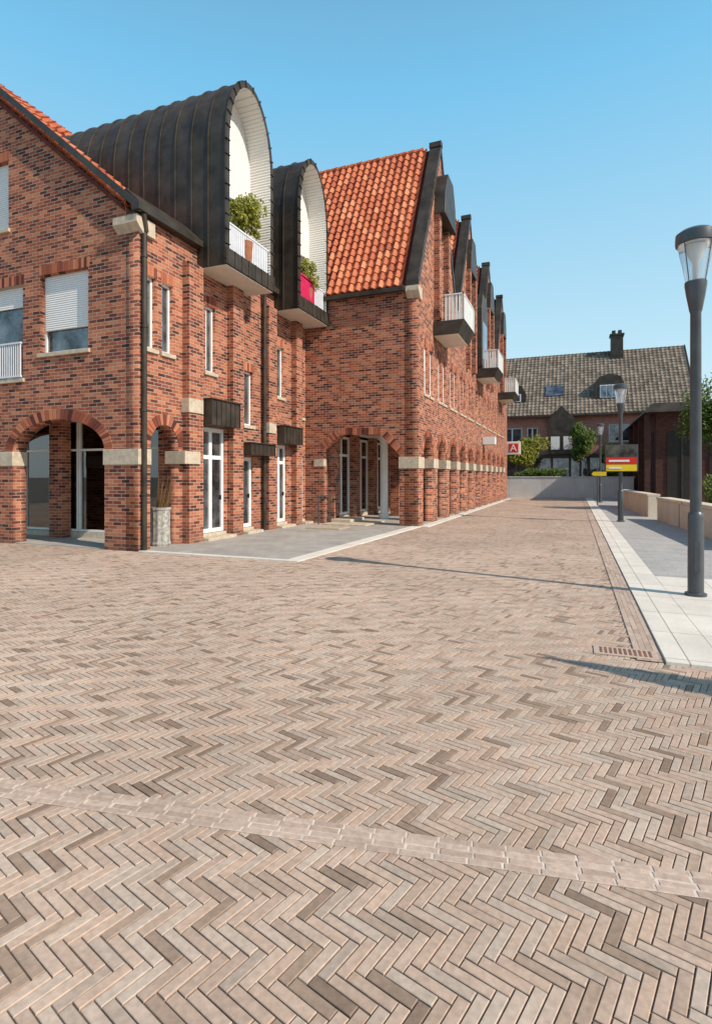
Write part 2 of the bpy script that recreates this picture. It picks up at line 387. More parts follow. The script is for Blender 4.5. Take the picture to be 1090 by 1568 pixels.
mb=MB(); mb.poly([(x,y,.0105) for x,y in [(.50,5.32),(.716,5.32),(.716,44),(.50,44)]]); mb.obj('gutter_bed',M_mortard)
g=[]
for r in range(4):
    y=5.34+(r%2)*.09
    while y<26:
        g.append((.50+.026+r*.0535,y+.09,.184,.0505,math.pi/2,.013)); y+=.187
pave_obj('gutter_pavers',g,M_gut,.4)
mb=MB()
mb.box(.72,1.17,5.3,44,-.05,.03)
mb.box(1.172,7.5,5.3,9.8,-.05,.028)
mb.obj('light_pavement',M_conc,bevel=.004)
mb=MB(); mb.box(1.172,9,9.802,44,-.05,.024); mb.obj('shade_grey_pavement',M_walk)  # its darker tone and near edge paint the shadow cast from the right
mb=MB(); mb.hexa([(-8.62,9.22,-.05),(-5.1,9.22,-.05),(-4.85,16.9,-.05),(-8.62,16.9,-.05)],[(-8.62,9.22,.02),(-5.1,9.22,.02),(-4.85,16.9,.02),(-8.62,16.9,.02)])
mb.box(-23,-8.64,9.15,13.4,-.05,.02); mb.box(-10.4,-4.7,16.91,41,-.05,.021); mb.obj('grey_forecourt_pavement',M_grey)
mb=MB(); mb.hexa([(-5.1,9.06,-.05),(-4.8,9.06,-.05),(-4.55,16.9,-.05),(-4.85,16.9,-.05)],[(-5.098,9.06,.024),(-4.8,9.06,.024),(-4.55,16.9,.024),(-4.848,16.9,.024)])
mb.box(-8.6,-5.1,9.06,9.22,-.05,.0235); mb.box(-4.6,-4.3,16.9,41,-.05,.0235); mb.obj('forecourt_edging_pavement',M_conc)
gr=root('drain_grate'); mb=MB(); mb.box(.16,.68,5.36,5.62,.009,.017); mb.obj('frame',M_gut,gr)
mb=MB()
for i in range(11): mb.box(.21+i*.04,.232+i*.04,5.4,5.58,.016,.019)
mb.obj('bars',mat_plain('rusty_iron',(.22,.10,.07),.7),gr)

# ------------------------------------------------------------------ building A
A=root('brick_gabled_building'); B=newB(); FX=-8.63; GY=9.1
wg=W('X',GY); wf=W('Y',FX)
sl=.834; ez=7.44
holes=[archpts(-12.47,-9.58,-.01,2.2,2.92,24),archpts(-16.4,-13.15,-.01,2.2,2.92,24),rect(-11.55,-10.06,4.45,6.28),rect(-13.65,-12.13,3.92,6.16),rect(-14.0,-12.62,7.55,9.2)]
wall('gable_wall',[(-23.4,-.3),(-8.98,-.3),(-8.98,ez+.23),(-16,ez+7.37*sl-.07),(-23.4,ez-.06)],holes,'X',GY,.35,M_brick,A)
wg.archring(B['vous'],-12.47,-9.58,2.2,2.92,.24); wg.archring(B['vous'],-16.4,-13.15,2.2,2.92,.24)
wg.window(B,-11.55,-10.06,4.45,6.28,.12,.70,0,0)
wg.window(B,-13.65,-12.13,3.92,6.16,.12,.22,0,0,sill=True)
wg.window(B,-14.0,-12.62,7.55,9.2,.12,.97,0,0)
for i in range(20): wg.bx(B['rail'],-13.6+i*.075,-13.575+i*.075,.03,.055,4.0,4.75)
wg.bx(B['rail'],-13.65,-12.13,.02,.065,4.75,4.79); wg.bx(B['rail'],-13.65,-12.13,.02,.065,3.96,4.0)
for (a,b) in [(-9.6,-8.60),(-13.17,-12.45)]: wg.bx(B['stone'],a,b,-.36,.03,1.86,2.2)
fh=[archpts(9.45,10.36,-.01,2.3,2.78,14),rect(9.30,9.62,4.4,6.0),rect(9.82,10.18,4.4,6.0),
    rect(11.12,12.22,-.01,2.85),rect(11.38,11.8,4.25,5.95),rect(12.86,13.56,-.01,2.15),rect(13.12,13.58,3.05,4.6),
    rect(14.75,15.55,-.01,2.6),rect(14.95,15.38,4.1,5.7),rect(16.33,16.78,-.01,2.3),rect(16.4,16.75,3.6,5.5)]
for i in range(4): fh.append(rect(12.95+i*.22,13.03+i*.22,5.75,6.25))
wall('front_wall',[(GY,-.3),(16.88,-.3),(16.88,7.3),(GY,7.3)],fh,'Y',FX,.35,M_brick,A)
wf.archring(B['vous'],9.45,10.36,2.3,2.78,.23)
for (a,b,z0,z1,gl) in [(9.3,9.62,4.4,6.0,'glass'),(9.82,10.18,4.4,6.0,'glass'),(11.38,11.8,4.25,5.95,'glass'),(13.12,13.58,3.05,4.6,'glass'),(14.95,15.38,4.1,5.7,'glass'),(16.4,16.75,3.6,5.5,'glassb')]:
    wf.window(B,a,b,z0,z1,.1,glass=gl)
    if random.random()<.7: wf.bx(B['curt'],a+.06,a+.06+(b-a)*.35,-.135,-.125,z0+.1,z1-.06)
for (a,b,z,m,tr) in [(11.12,12.22,2.85,1,2.1),(12.86,13.56,2.15,0,0),(14.75,15.55,2.6,1,2.05),(16.33,16.78,2.3,0,0)]:
    wf.window(B,a,b,.16,z,.06,0,m,tr,sill=False,head=False,fw=.1); wf.bx(B['stone'],a-.01,b+.01,-.2,.03,-.02,.16); wf.bx(B['stone'],a-.05,b+.05,.03,.33,-.02,.09)
    wf.bx(B['dark'],b-.2,b-.17,-.06,.0,1.0,1.12)
for i in range(4): wf.bx(B['dark'],12.93+i*.22,13.05+i*.22,-.3,-.15,5.7,6.3)
for (a,b) in [(10.5,11.04),(12.3,12.78),(14.12,14.6),(15.86,16.26)]:
    wf.bx(B['brick'],a,b,.0,.2,-.1,6.70)
wf.bx(B['stone'],10.46,11.0,.0,.235,3.12,3.45); wf.bx(B['stone'],14.1,14.5,.0,.235,2.9,3.2); wf.bx(B['stone'],15.84,16.2,.0,.235,2.85,3.1)
wf.bx(B['stone'],10.33,10.9,-.37,.225,1.9,2.2)
for (a,b,z0,z1) in [(11.06,12.28,2.88,3.5),(12.8,14.1,2.2,2.52),(14.62,15.84,2.62,3.15)]:
    wf.bx(B['metal'],a,b,0,.42,z0,z1); n=int((b-a)/.2)
    for i in range(n+1): wf.bx(B['metal'],a+(b-a-.02)*i/n,a+(b-a-.02)*i/n+.02,.42,.445,z0,z1)
    wf.bx(B['metal'],a-.02,b+.02,0,.46,z1,z1+.03)
B['stone'].prism_x([(8.95,6.98),(9.14,6.8),(9.5,6.8),(9.5,7.14),(8.95,7.14)],-9.2,-8.53)
segs=[(8.9,11.03),(13.25,14.73)]
for (a,b) in segs:
    B['metal'].box(-8.64,-8.42,a,b,7.2,7.36); B['metal'].prism_y([(-8.62,7.34),(-8.45,7.36),(-8.9,7.78),(-9.05,7.7)],a+.12,b)
pm=MB()
pm.tube((-8.50,9.12,7.2),(-8.53,9.22,6.85),.055,.055,12); pm.tube((-8.56,9.2,6.9),(-8.56,9.2,-.05),.055,.055,12)
pm.tube((-8.52,14.02,6.72),(-8.52,14.02,-.05),.055,.055,12); pm.tube((-8.50,14.0,7.25),(-8.52,14.02,6.7),.055,.055,12)
for z in (1.2,3.0,4.8,6.3): pm.tube((-8.56,9.2,z),(-8.56,9.2,z+.05),.07,.07,12); pm.tube((-8.52,14.02,z),(-8.52,14.02,z+.05),.07,.07,12)
pm.obj('downpipes',M_metal,A,smooth=True)
rz=lambda x: ez+(-8.63-x)*sl
LO=-.34; XE=-9.0
rb=MB(); rb.prism_y([(XE,rz(XE)-.06+LO),(-16,rz(-16)-.06+LO),(-16,rz(-16)+.06+LO),(XE,rz(XE)+.04+LO)],9.0,16.85)
rb.prism_y([(-16,rz(-16)-.06+LO),(-23.6,ez-.16+LO),(-23.6,ez+LO),(-16,rz(-16)+.06+LO)],9.0,16.85); rb.obj('roof_deck',M_tileb,A)
for i,(a,b) in enumerate([(8.99,11.03),(13.26,14.72)]):
    tiles('roof_tiles',(XE,a,rz(XE)+.05+LO),(0,1,0),(-1,0,sl),b-a,9.0,M_tile,A,tw=.25)
tiles('roof_tiles_upper',(-14.1,11.03,rz(-14.1)+.05+LO),(0,1,0),(-1,0,sl),2.25,2.4,M_tile,A)
tiles('roof_tiles_far',(XE,14.72,rz(XE)+.05+LO),(0,1,0),(-1,0,sl),2.1,9.0,M_tile,A)
B['metal'].prism_y([(-8.45,rz(-8.45)-.13),(-16,rz(-16)-.13),(-16,rz(-16)+.05),(-8.45,rz(-8.45)+.05)],8.93,8.985)
B['metal'].prism_y([(-16,rz(-16)-.13),(-23.6,ez-.25),(-23.6,ez-.0),(-16,rz(-16)+.05)],8.93,8.985)
B['soff'].box(-23,-8.99,9.46,16.8,3.15,3.3)
ws=W('X',10.6)
for k in range(8):
    a=-17.05+k*1.0
    if a<-9.9: ws.window(B,a,a+.98,.16,3.1,0,0,0,2.3,glass='clear',sill=False,head=False)
ws.bx(B['stone'],-17,-9.0,-.3,.03,0,.16)
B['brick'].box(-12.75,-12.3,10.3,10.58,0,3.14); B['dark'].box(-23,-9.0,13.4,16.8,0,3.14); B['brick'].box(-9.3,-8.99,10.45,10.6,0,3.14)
B['int'].box(-17,-9.0,13.2,13.39,0,3.14); B['int'].box(-9.35,-9.2,10.66,13.2,0,3.14); B['int'].box(-9.5,-17,11.9,11.96,.1,.95)
for i in range(90):
    x=random.uniform(-16.5,-9.7); z=random.choice([.25,.7,1.15,1.6,2.05]); yy=random.choice([12.9,10.95]) if z<.5 else 12.9
    B['shelf'].box(x,x+random.uniform(.12,.4),yy,yy+.22,z,z+random.uniform(.15,.38))
for z in (.22,.67,1.12,1.57,2.02): B['frame'].box(-16.8,-9.6,12.86,13.18,z-.03,z)
def barrel(name,y0,y1,rail,zs=9.75,zt=11.7,zb=6.72,xf=-7.77,xb=-14.2,ins=.13):
    yc=(y0+y1)/2; r=(y1-y0)/2; n=26
    def prof(o):
        p=[(y0+o,zb),(y0+o,(zb+zs)/2)]
        for i in range(n+1):
            t=math.pi-math.pi*i/n; p.append((yc+(r-o)*math.cos(t),zs+(zt-zs-o)*math.sin(t)))
        return p+[(y1-o,(zb+zs)/2),(y1-o,zb)]
    P0=prof(0); P1=prof(ins); Pr=prof(-.035); k=len(P0)
    sh=MB()
    for i in range(k-1):
        sh.poly([(xf,*P0[i]),(xf,*P0[i+1]),(xb,*P0[i+1]),(xb,*P0[i])])
        sh.poly([(xf,*P0[i]),(xf,*P1[i]),(xf,*P1[i+1]),(xf,*P0[i+1])])
    sh.obj('barrel_shell',M_metal,A,recalc=False)
    ri=MB(); x=xf-.01
    while x>xb+.2:
        w=.022
        for i in range(k-1):
            ri.poly([(x,*Pr[i]),(x,*Pr[i+1]),(x-w,*Pr[i+1]),(x-w,*Pr[i])])
            ri.poly([(x,*P0[i]),(x,*P0[i+1]),(x,*Pr[i+1]),(x,*Pr[i])])
            ri.poly([(x-w,*P0[i]),(x-w,*P0[i+1]),(x-w,*Pr[i+1]),(x-w,*Pr[i])])
        x-=.50
    L=[0]
    for i in range(k-1): L.append(L[-1]+math.dist(P0[i],P0[i+1]))
    s=.15
    while s<L[-1]-.1:
        for i in range(k-1):
            if L[i]<=s<L[i+1]:
                t=(s-L[i])/(L[i+1]-L[i]); a=Vector(P0[i]).lerp(Vector(P0[i+1]),t); b=Vector(P1[i]).lerp(Vector(P1[i+1]),t)
                tg=(Vector(P0[i+1])-Vector(P0[i])).normalized()*.011; nn=(a-b).normalized(); a2=a+nn*.04
                q=[a2-tg,a2+tg,b+tg,b-tg]; ri.hexa([(xf-.05,*v) for v in q],[(xf+.028,*v) for v in q]); break
        s+=.36
    ri.obj('barrel_seams',M_metal,A,recalc=False)
    inn=MB()
    for i in range(k-1): inn.poly([(xf-.001,*P1[i]),(xf-.001,*P1[i+1]),(-8.6,*P1[i+1]),(-8.6,*P1[i])])
    inn.obj('reveal_lining',M_slat,A,recalc=False)
    bk=MB(); bk.poly([(-8.42,*q) for q in P1]); bk.obj('slatted_back_wall',M_slat,A,recalc=False)
    B['metal'].box(-8.64,xf-.003,y0+.003,y1-.003,zb+.005,7.1); B['soff'].box(-8.64,xf-.01,y0+.01,y1-.01,zb-.02,zb+.003)
    B['metal'].box(xf-.001,xf+.03,y0-.02,y1+.02,zb+.01,7.13)
    nn=7
    for i in range(nn+1): yy=y0+(y1-y0-.02)*i/nn; B['metal'].box(xf+.03,xf+.055,yy,yy+.02,zb+.01,7.13)
    q=int((y1-y0-.3)/.085)
    for i in range(q): B[rail].box(xf-.1,xf-.075,y0+.15+i*.085,y0+.15+i*.085+.06,7.14,7.80)
    B[rail].box(xf-.11,xf-.06,y0+.13,y1-.13,7.80,7.84)
    B['frame'].box(-8.42,-8.39,y0+.85,y0+1.62,7.12,9.0); B['glass'].box(-8.39,-8.385,y0+.92,y0+1.55,7.2,8.93)
barrel('d1',11.05,13.23,'rail'); barrel('d2',14.75,16.86,'rail')
flush(B,A)
mb=MB(); mb.box(-7.85,-7.83,15.0,15.95,7.14,7.9); mb.obj('crimson_balcony_screen',M_red,A)
for (nm,c,r,n,pz) in [('balcony_plant',(-7.9,12.1,8.45),(.46,.80,.55),2300,.55),('balcony_plant',(-7.97,15.7,8.2),(.3,.55,.42),1100,.5)]:
    R=root(nm); l=MB(); leaves(l,c,r,n,.05,12); leaves(l,(c[0]+.1,c[1],c[2]-.35),(.3,r[1]*.8,.25),n//4,.05,6); l.obj('foliage',M_leafy,R,recalc=False)
    l=MB(); l.lathe((c[0],c[1],7.12),[(.13,0),(.18,pz),(.155,pz)],16); l.obj('pot',M_terra,R)
    l=MB()
    for i in range(9): l.tube((c[0],c[1],7.5),(c[0]+random.uniform(-.25,.25),c[1]+random.uniform(-.5,.5),c[2]+random.uniform(-.1,.35)),.012,.004,5)
    l.obj('stems',M_bark,R)

# ------------------------------------------------------------------ building B
Bd=root('brick_arcade_building'); B=newB(); BX=-4.63; BY=16.9; wf=W('Y',BX); wg=W('X',BY)
peaks=[19.95,26.05,32.2,38.3]; hw=3.05; e0=7.87; pk=13.7; vz=8.1; YE=41.35
out=[(BY,-.3),(YE,-.3),(YE,e0)]
for i in range(3,-1,-1):
    out.append((peaks[i],pk))
    out.append((peaks[i]-hw if i else BY, vz if i else e0))
holes=[]; aw=2.035
for i in range(12):
    a=BY+.62+i*aw; b=a+1.36
    if b<YE-.3:
        holes.append(archpts(a,b,-.01,2.24,2.96,14)); wf.archring(B['vous'],a,b,2.24,2.96,.22)
        wf.bx(B['stone'],b-.03,min(a+aw,YE)+.03,-.46,.035,1.9,2.24)
        for q in (.1,.85):
            holes.append(rect(a+q,a+q+.48,4.35,5.95)); wf.window(B,a+q,a+q+.48,4.35,5.95,.09,shutter=random.choice([0,0,.3,.5]),glass='glassb',fw=.07)
wf.bx(B['stone'],BY-.035,BY+.65,-.64,.035,1.87,2.24)
for p in peaks: holes.append(rect(p-.6,p+.6,7.2,11.3))
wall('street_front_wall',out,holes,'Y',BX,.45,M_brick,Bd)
po=[(-7.95,-.01),(-5.25,-.01),(-5.25,2.3),(-5.9,2.98),(-7.3,3.02),(-7.95,2.55)]
wall('end_wall',[(-14,-.3),(-5.08,-.3),(-5.08,e0-.15),(-14,e0-.15)],[po],'X',BY,.4,M_brick,Bd)
for (p,q) in [((-5.25,2.3),(-5.9,2.98)),((-5.9,2.98),(-7.3,3.02)),((-7.3,3.02),(-7.95,2.55))]:
    p=Vector(p);q=Vector(q);L=(q-p).length;n=int(L/.08);d=(q-p)/n;nn=Vector((d.y,-d.x)).normalized()
    if nn.y<0: nn=-nn
    for i in range(n):
        a=p+d*(i+.06);b=p+d*(i+.94);z=[a,b,b+nn*.23,a+nn*.23]
        B['vous'].hexa([wg.P(u.x,-.05,u.y) for u in z],[wg.P(u.x,.01,u.y) for u in z])
wg.bx(B['stone'],-8.3,-7.93,-.2,.03,1.95,2.2)
for i,p in enumerate(peaks):
    x1=-14 if i==0 else -10.5; y0=BY-.12 if i==0 else p-hw; zb=e0-.24 if i==0 else vz
    V=Vector((0,p-y0,pk-zb))
    tiles('roof_tiles',(x1,y0,zb+.10),(1,0,0),V,-4.98-x1,V.length+.02,M_tile,Bd,tw=.262 if i==0 else .27,amp=.045)
    rb=MB(); rb.prism_x([(y0,zb-.02),(p,pk-.02),(p+hw,vz-.02),(p+hw,vz+.06),(p,pk+.06),(y0,zb+.06)],x1,-4.99); rb.obj('roof_deck',M_tileb,Bd)
    rt=MB()
    for q in range(int((-5.0-x1)/.35)): rt.tube((x1+q*.35,p,pk+.10),(x1+q*.35+.36,p,pk+.12),.10,.11,10)
    rt.obj('ridge_tiles',M_tile,Bd)
    for sgn,yy,zz in ((-1,y0,zb),(1,p+hw,vz)):
        B['metal'].prism_x([(yy,zz-.10),(p,pk-.12),(p,pk+.25),(yy,zz+.25)],-5.00,-4.58)
    B['metal'].prism_x([(p-.12,pk+.1),(p+.12,pk+.1),(p+.1,pk+.30),(p-.1,pk+.30)],-5.02,-4.56)
    h0=10.9 if i==0 else 11.1; pr=.40 if i==0 else .22; hh=.98 if i==0 else .8
    B['metal'].prism_x([(p-hh,h0),(p+hh,h0),(p+hh*.86,h0+.85),(p+hh*.45,h0+1.6),(p-hh*.45,h0+1.6),(p-hh*.86,h0+.85)],BX,BX+pr)
    wf.bx(B['brick'],p-.93,p-.6,.0,.2,6.6,h0); wf.bx(B['brick'],p+.6,p+.93,.0,.2,6.6,h0)
    wf.bx(B['glass'],p-.6,p+.6,-.40,-.36,7.2,11.3); wf.bx(B['frame'],p-.03,p+.03,-.36,-.32,7.2,11.3); wf.bx(B['frame'],p-.6,p+.6,-.36,-.32,9.3,9.37)
B['stone'].prism_x([(16.70,7.5),(16.95,7.28),(17.15,7.28),(17.15,7.66),(16.70,7.66)],-5.0,-4.56)
B['metal'].box(-14,-5.04,16.64,16.80,7.52,7.66); B['metal'].box(-14,-5.04,16.8,16.9,7.64,7.72)
def balcony(c,w=2.1,pr=1.1,z0=6.57,z1=7.05,zr=7.92):
    a,b=c-w/2,c+w/2
    B['metal'].hexa([(BX,a,z0+.02),(BX+pr-.22,a+.1,z0+.02),(BX+pr-.22,b-.1,z0+.02),(BX,b,z0+.02)],[(BX,a,z1),(BX+pr,a,z1),(BX+pr,b,z1),(BX,b,z1)])
    B['soff'].box(BX,BX+pr-.24,a+.12,b-.12,z0,z0+.018)
    n=22
    for i in range(n): y=a+.02+(b-a-.06)*i/(n-1); B['white'].box(BX+pr-.06,BX+pr-.04,y,y+.07,z1,zr)
    for i in range(6): x=BX+.42+(pr-.5)*i/5; B['white'].box(x,x+.08,a+.02,a+.04,z1,zr); B['white'].box(x,x+.08,b-.04,b-.02,z1,zr)
    B['white'].box(BX+.4,BX+pr-.02,a,a+.05,zr,zr+.04); B['white'].box(BX+pr-.07,BX+pr-.02,a,b,zr+.001,zr+.041); B['white'].box(BX+.4,BX+pr-.02,b-.05,b,zr,zr+.04)
for c in (19.9,28.9,37.3): balcony(c)
for c in (29.1,):
    B['metal'].prism_x([(c-1.0,6.9),(c+1.0,6.9),(c+1.0,10.2),(c+.6,11.0),(c-.6,11.0),(c-1.0,10.2)],-8,BX+.25)
    B['glassb'].box(BX+.25,BX+.26,c-.7,c+.7,7.1,9.6)
B['soff'].box(-8.0,-5.09,17.31,41.2,3.2,3.35)
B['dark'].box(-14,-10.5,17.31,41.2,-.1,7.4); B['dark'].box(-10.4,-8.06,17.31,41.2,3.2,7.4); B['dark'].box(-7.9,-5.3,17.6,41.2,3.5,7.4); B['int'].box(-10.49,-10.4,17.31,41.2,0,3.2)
for i in range(90):
    y=random.uniform(17.5,32); z=random.choice([.25,.7,1.15,1.6,2.05]); xx=random.choice([-10.3,-8.5]) if z<.5 else -10.3
    B['shelf'].box(xx,xx+.22,y,y+random.uniform(.15,.45),z,z+random.uniform(.15,.38))
wsx=W('Y',-8.0)
for k in range(12):
    a=17.35+k*2.0; B['brick'].box(-8.0,-7.75,a,a+.45,0,3.2); wsx.window(B,a+.46,a+1.99,.18,3.1,.0,0,1,2.4,glass='clear',sill=False,head=False,fw=.09)
wsx.bx(B['stone'],17.31,41.2,-.05,.02,.0,.18)
for y in (21.0,25.1,29.2,33.3): B['brick'].box(-6.9,-6.55,y,y+.4,0,3.2)
B['white'].lathe((-6.7,19.6,0),[(.19,0),(.19,.2),(.15,.25),(.15,2.9),(.2,3.0),(.2,3.2)],16)
B['white'].box(-8,-5.1,41.21,41.3,0,3.3)
wf.bx(B['white'],29.9,30.5,.02,.65,3.35,3.75)
B['brick'].box(-14,-4.64,41.35,41.5,-.1,7.8)
flush(B,Bd)
st=root('entrance_step'); mb=MB(); mb.box(-7.7,-6.2,16.3,18.2,.0,.06); mb.box(-7.72,-7.0,17.0,18.3,.06,.16); mb.obj('steps',M_stone,st,bevel=.01)
mt=root('door_mat'); mb=MB(); mb.box(-7.6,-6.5,14.9,15.7,.02,.045); mb.box(-7.55,-6.55,14.95,15.65,.045,.05); mb.obj('mat',M_mat,mt)
hr=root('handrail'); mb=MB()
for y in (16.3,17.2): mb.tube((-7.85,y,0),(-7.85,y,.95),.02,.02,8)
mb.tube((-7.85,16.2,.95),(-7.85,17.3,.95),.022,.022,8); mb.tube((-7.85,16.2,.5),(-7.85,17.3,.5),.015,.015,8); mb.obj('rail',M_pole,hr)

ps=root('pharmacy_sign'); mb=MB(); mb.box(-4.7,-3.72,41.8,42.0,3.25,4.2); mb.obj('sign_box',M_white,ps,bevel=.02)
mb=MB(); mb.box(-4.55,-3.87,41.78,41.80,3.4,4.06); mb.obj('sign_red_field',M_redp,ps)
mb=MB(); mb.box(-8,-4.7,41.85,41.95,3.65,3.75); mb.obj('bracket',M_pole,ps)
cu=bpy.data.curves.new('letter','FONT'); cu.body='A'; cu.size=.75; cu.extrude=.01; cu.align_x='CENTER'
ob=bpy.data.objects.new('t',cu); S.collection.objects.link(ob); dg=bpy.context.evaluated_depsgraph_get(); me=bpy.data.meshes.new_from_object(ob.evaluated_get(dg)); bpy.data.objects.remove(ob)
me.materials.clear(); me.materials.append(M_white); o=bpy.data.objects.new('letter_a',me); S.collection.objects.link(o); o.location=(-4.21,41.765,3.48); o.rotation_euler=(math.pi/2,0,0); o.parent=ps

# ------------------------------------------------------------------ building C
C=root('brick_house'); B=newB(); CY=50; wc=W('X',CY)
cz0=.5; ce=7.1; rx=8.7
H=[rect(-6.0,-4.3,4.6,5.9),rect(-3.9,-3.0,4.6,5.9),rect(-1.2,.9,4.6,6.0),rect(2.6,4.2,4.5,6.0)]
wall('front_wall',[(-16,cz0),(rx,cz0),(rx,ce),(-16,ce)],H,'X',CY,.35,M_brickC,C)
for h in H: wc.window(B,h[0][0],h[1][0],h[0][1],h[2][1],.1,0,1 if h[1][0]-h[0][0]<1.8 else 2,0,fw=.09,head=False)
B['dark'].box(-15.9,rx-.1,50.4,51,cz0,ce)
for k in range(12):
    a=-9+k*1.45; wc.bx(B['glass'],a,a+1.25,.0,.05,1.5,3.2); wc.bx(B['metal'],a-.1,a,.0,.08,1.5,3.3)
wc.bx(B['metal'],-9.2,8.5,0,.5,3.2,3.5)
wall('side_gable',[(50.35,cz0),(60,cz0),(60,ce),(55.1,12.9),(50.35,ce)],[], 'Y',rx,.3,M_brickC,C)
V=Vector((0,5.6,6.2))
tiles('roof_tiles',(-16,49.5,6.9),(1,0,0),V,rx+.2+16,V.length,M_tileC,C,tw=.33,tl=.36,amp=.03,k=4)
rb=MB(); rb.prism_x([(49.5,6.78),(55.1,12.98),(60.6,6.78),(60.6,6.9),(55.1,13.12),(49.5,6.88)],-16,rx+.18); rb.obj('roof_deck',M_tileC,C)
B['metal'].box(-16,rx+.2,49.32,49.5,6.72,6.88)
B['metal'].prism_x([(49.5,6.7),(55.1,12.9),(55.1,13.2),(49.5,7.0)],rx+.16,rx+.24)
def zr(y): return 6.9+(y-49.5)*6.2/5.6
for (a,b,zt) in [(1.5,3.9,10.3),(-6.2,-4.0,9.9)]:
    y0=50.6; zz=zr(y0)
    B['metal'].prism_y([(a,zz-.3),(b,zz-.3),(b,zt-1.0),(b-.35,zt-.25),((a+b)/2,zt),(a+.35,zt-.25),(a,zt-1.0)],y0,54)
    B['frame'].box(a+.45,b-.45,y0-.05,y0-.01,zz+.15,zt-.95)
    for i in range(3):
        w=(b-a-1.0)/3; B['glassb'].box(a+.5+i*w+.04,a+.5+(i+1)*w-.04,y0-.07,y0-.05,zz+.22,zt-1.02)
B['metal'].box(3.0,4.0,54.2,55.2,11.5,14.3); B['metal'].box(2.9,4.1,54.1,55.3,14.3,14.45); B['metal'].box(3.1,3.4,54.4,55.0,14.45,14.8); B['metal'].box(3.6,3.9,54.4,55.0,14.45,14.8)
for (a,b,y) in [(-2.4,-.9,51.0)]:
    p=[(a,y,zr(y)+.12),(b,y,zr(y)+.12),(b,y+.9,zr(y+.9)+.12),(a,y+.9,zr(y+.9)+.12)]
    B['glassb'].hexa(p,[(q[0],q[1]-.05,q[2]+.06) for q in p])
B['metal'].prism_y([(-2.1,3.5),(.0,3.5),(.0,6.5),(-1.05,7.6),(-2.1,6.5)],49.2,50.0); B['frame'].box(-1.9,-1.2,49.15,49.19,3.9,5.0); B['frame'].box(-.9,-.2,49.15,49.19,3.9,5.0)
flush(B,C,{'brick':M_brickC})
D=root('dark_brick_hall'); B=newB()
B['brick'].box(4.6,12,38,49.8,-.1,5.5)
B['metal'].hexa([(3.9,37.2,5.5),(12.5,37.2,5.5),(12.5,49.9,5.5),(3.9,49.9,5.5)],[(4.4,37.7,6.1),(12,37.7,6.1),(12,49.9,6.1),(4.4,49.9,6.1)])
for i in range(5): B['glass'].box(4.55,4.6,38.8+i*2.2,40.4+i*2.2,.2,4.4); B['metal'].box(4.5,4.56,39.55+i*2.2,39.65+i*2.2,.2,4.4)
for i in range(3): B['dark'].box(5.2+i*2.2,6.8+i*2.2,37.95,38.0,.2,4.3); B['metal'].box(5.95+i*2.2,6.05+i*2.2,37.9,37.96,.2,4.3)
for i in range(4): B['brick'].box(4.0,4.3,38+i*3.5,38.3+i*3.5,0,5.5)
flush(B,D,{'brick':M_brickD})

rw=root('retaining_wall'); mb=MB(); mb.box(-14,3.98,44.4,44.7,-.05,1.55); mb.box(-14,4.05,44.36,44.74,1.55,1.62); mb.obj('concrete',M_retw,rw,bevel=.01)
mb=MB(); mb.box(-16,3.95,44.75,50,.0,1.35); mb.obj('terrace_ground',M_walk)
for (p,q,h) in [((3.42,13.5),(2.78,22.6),.86),((2.66,24.2),(2.2,33),.92)]:
    R=root('low_stone_wall'); p=Vector((*p,0));q=Vector((*q,0)); d=(q-p).normalized(); n=Vector((d.y,-d.x,0))
    L=(q-p).length; mb=MB(); k=int(L/1.5)
    for i in range(k):
        a=p+d*(L*i/k+.004); b=p+d*(L*(i+1)/k-.004)
        mb.hexa([a+Vector((0,0,-.05)),b+Vector((0,0,-.05)),b+n*.4+Vector((0,0,-.05)),a+n*.4+Vector((0,0,-.05))],[v+Vector((0,0,h-.1)) for v in (a,b,b+n*.4,a+n*.4)])
        a=a-n*.03;b=b-n*.03
        mb.hexa([v+Vector((0,0,h-.1)) for v in (a,b,b+n*.46,a+n*.46)],[v+Vector((0,0,h)) for v in (a,b,b+n*.46,a+n*.46)])
    mb.obj('stone_blocks',M_wallst,R,bevel=.012)

# ------------------------------------------------------------------ street lamps
def lamp(x,y):
    R=root('street_lamp'); mb=MB()
    mb.lathe((x,y,.02),[(.13,0),(.13,.04),(.095,.055),(.093,1.05),(.085,1.1),(.068,1.12),(.064,3.75),(.075,3.78),(.11,3.98),(.13,4.12),(.13,4.16),(.05,4.17)],32)
    mb.lathe((x,y,.02),[(.05,4.66),(.235,4.66),(.24,4.70),(.235,4.80),(.18,4.84),(.02,4.86)],32)
    for i in range(4):
        a=math.pi/4+i*math.pi/2; mb.tube((x+.128*math.cos(a),y+.128*math.sin(a),4.16),(x+.222*math.cos(a),y+.222*math.sin(a),4.69),.006,.006,6)
    mb.box(x-.03,x+.03,y-.1,y-.092,.35,.75)
    mb.obj('pole_and_cap',M_pole,R,smooth=True)
    g=MB(); g.lathe((x,y,.02),[(.12,4.17),(.21,4.655)],32); g.obj('glass_shade',M_lg,R,smooth=True)
    g=MB(); g.lathe((x,y,.02),[(.03,4.17),(.035,4.4),(.11,4.6),(.11,4.65)],20); g.obj('reflector',M_white,R,smooth=True)
lamp(1.485,8.4); lamp(1.49,21.3); lamp(1.44,36.7)
sg=root('advertising_sign'); mb=MB(); mb.box(.98,2.02,21.12,21.2,1.78,2.72); mb.obj('panel',M_pole,sg,bevel=.01)
mb=MB(); mb.box(1.02,1.98,21.105,21.12,1.80,2.03); mb.obj('yellow_strip',M_yel,sg)
mb=MB(); mb.box(1.02,1.98,21.10,21.12,2.032,2.28); mb.obj('red_strip',M_redp,sg)
mb=MB(); mb.box(1.02,1.98,21.103,21.12,2.282,2.68); mb.obj('picture',M_pic,sg)
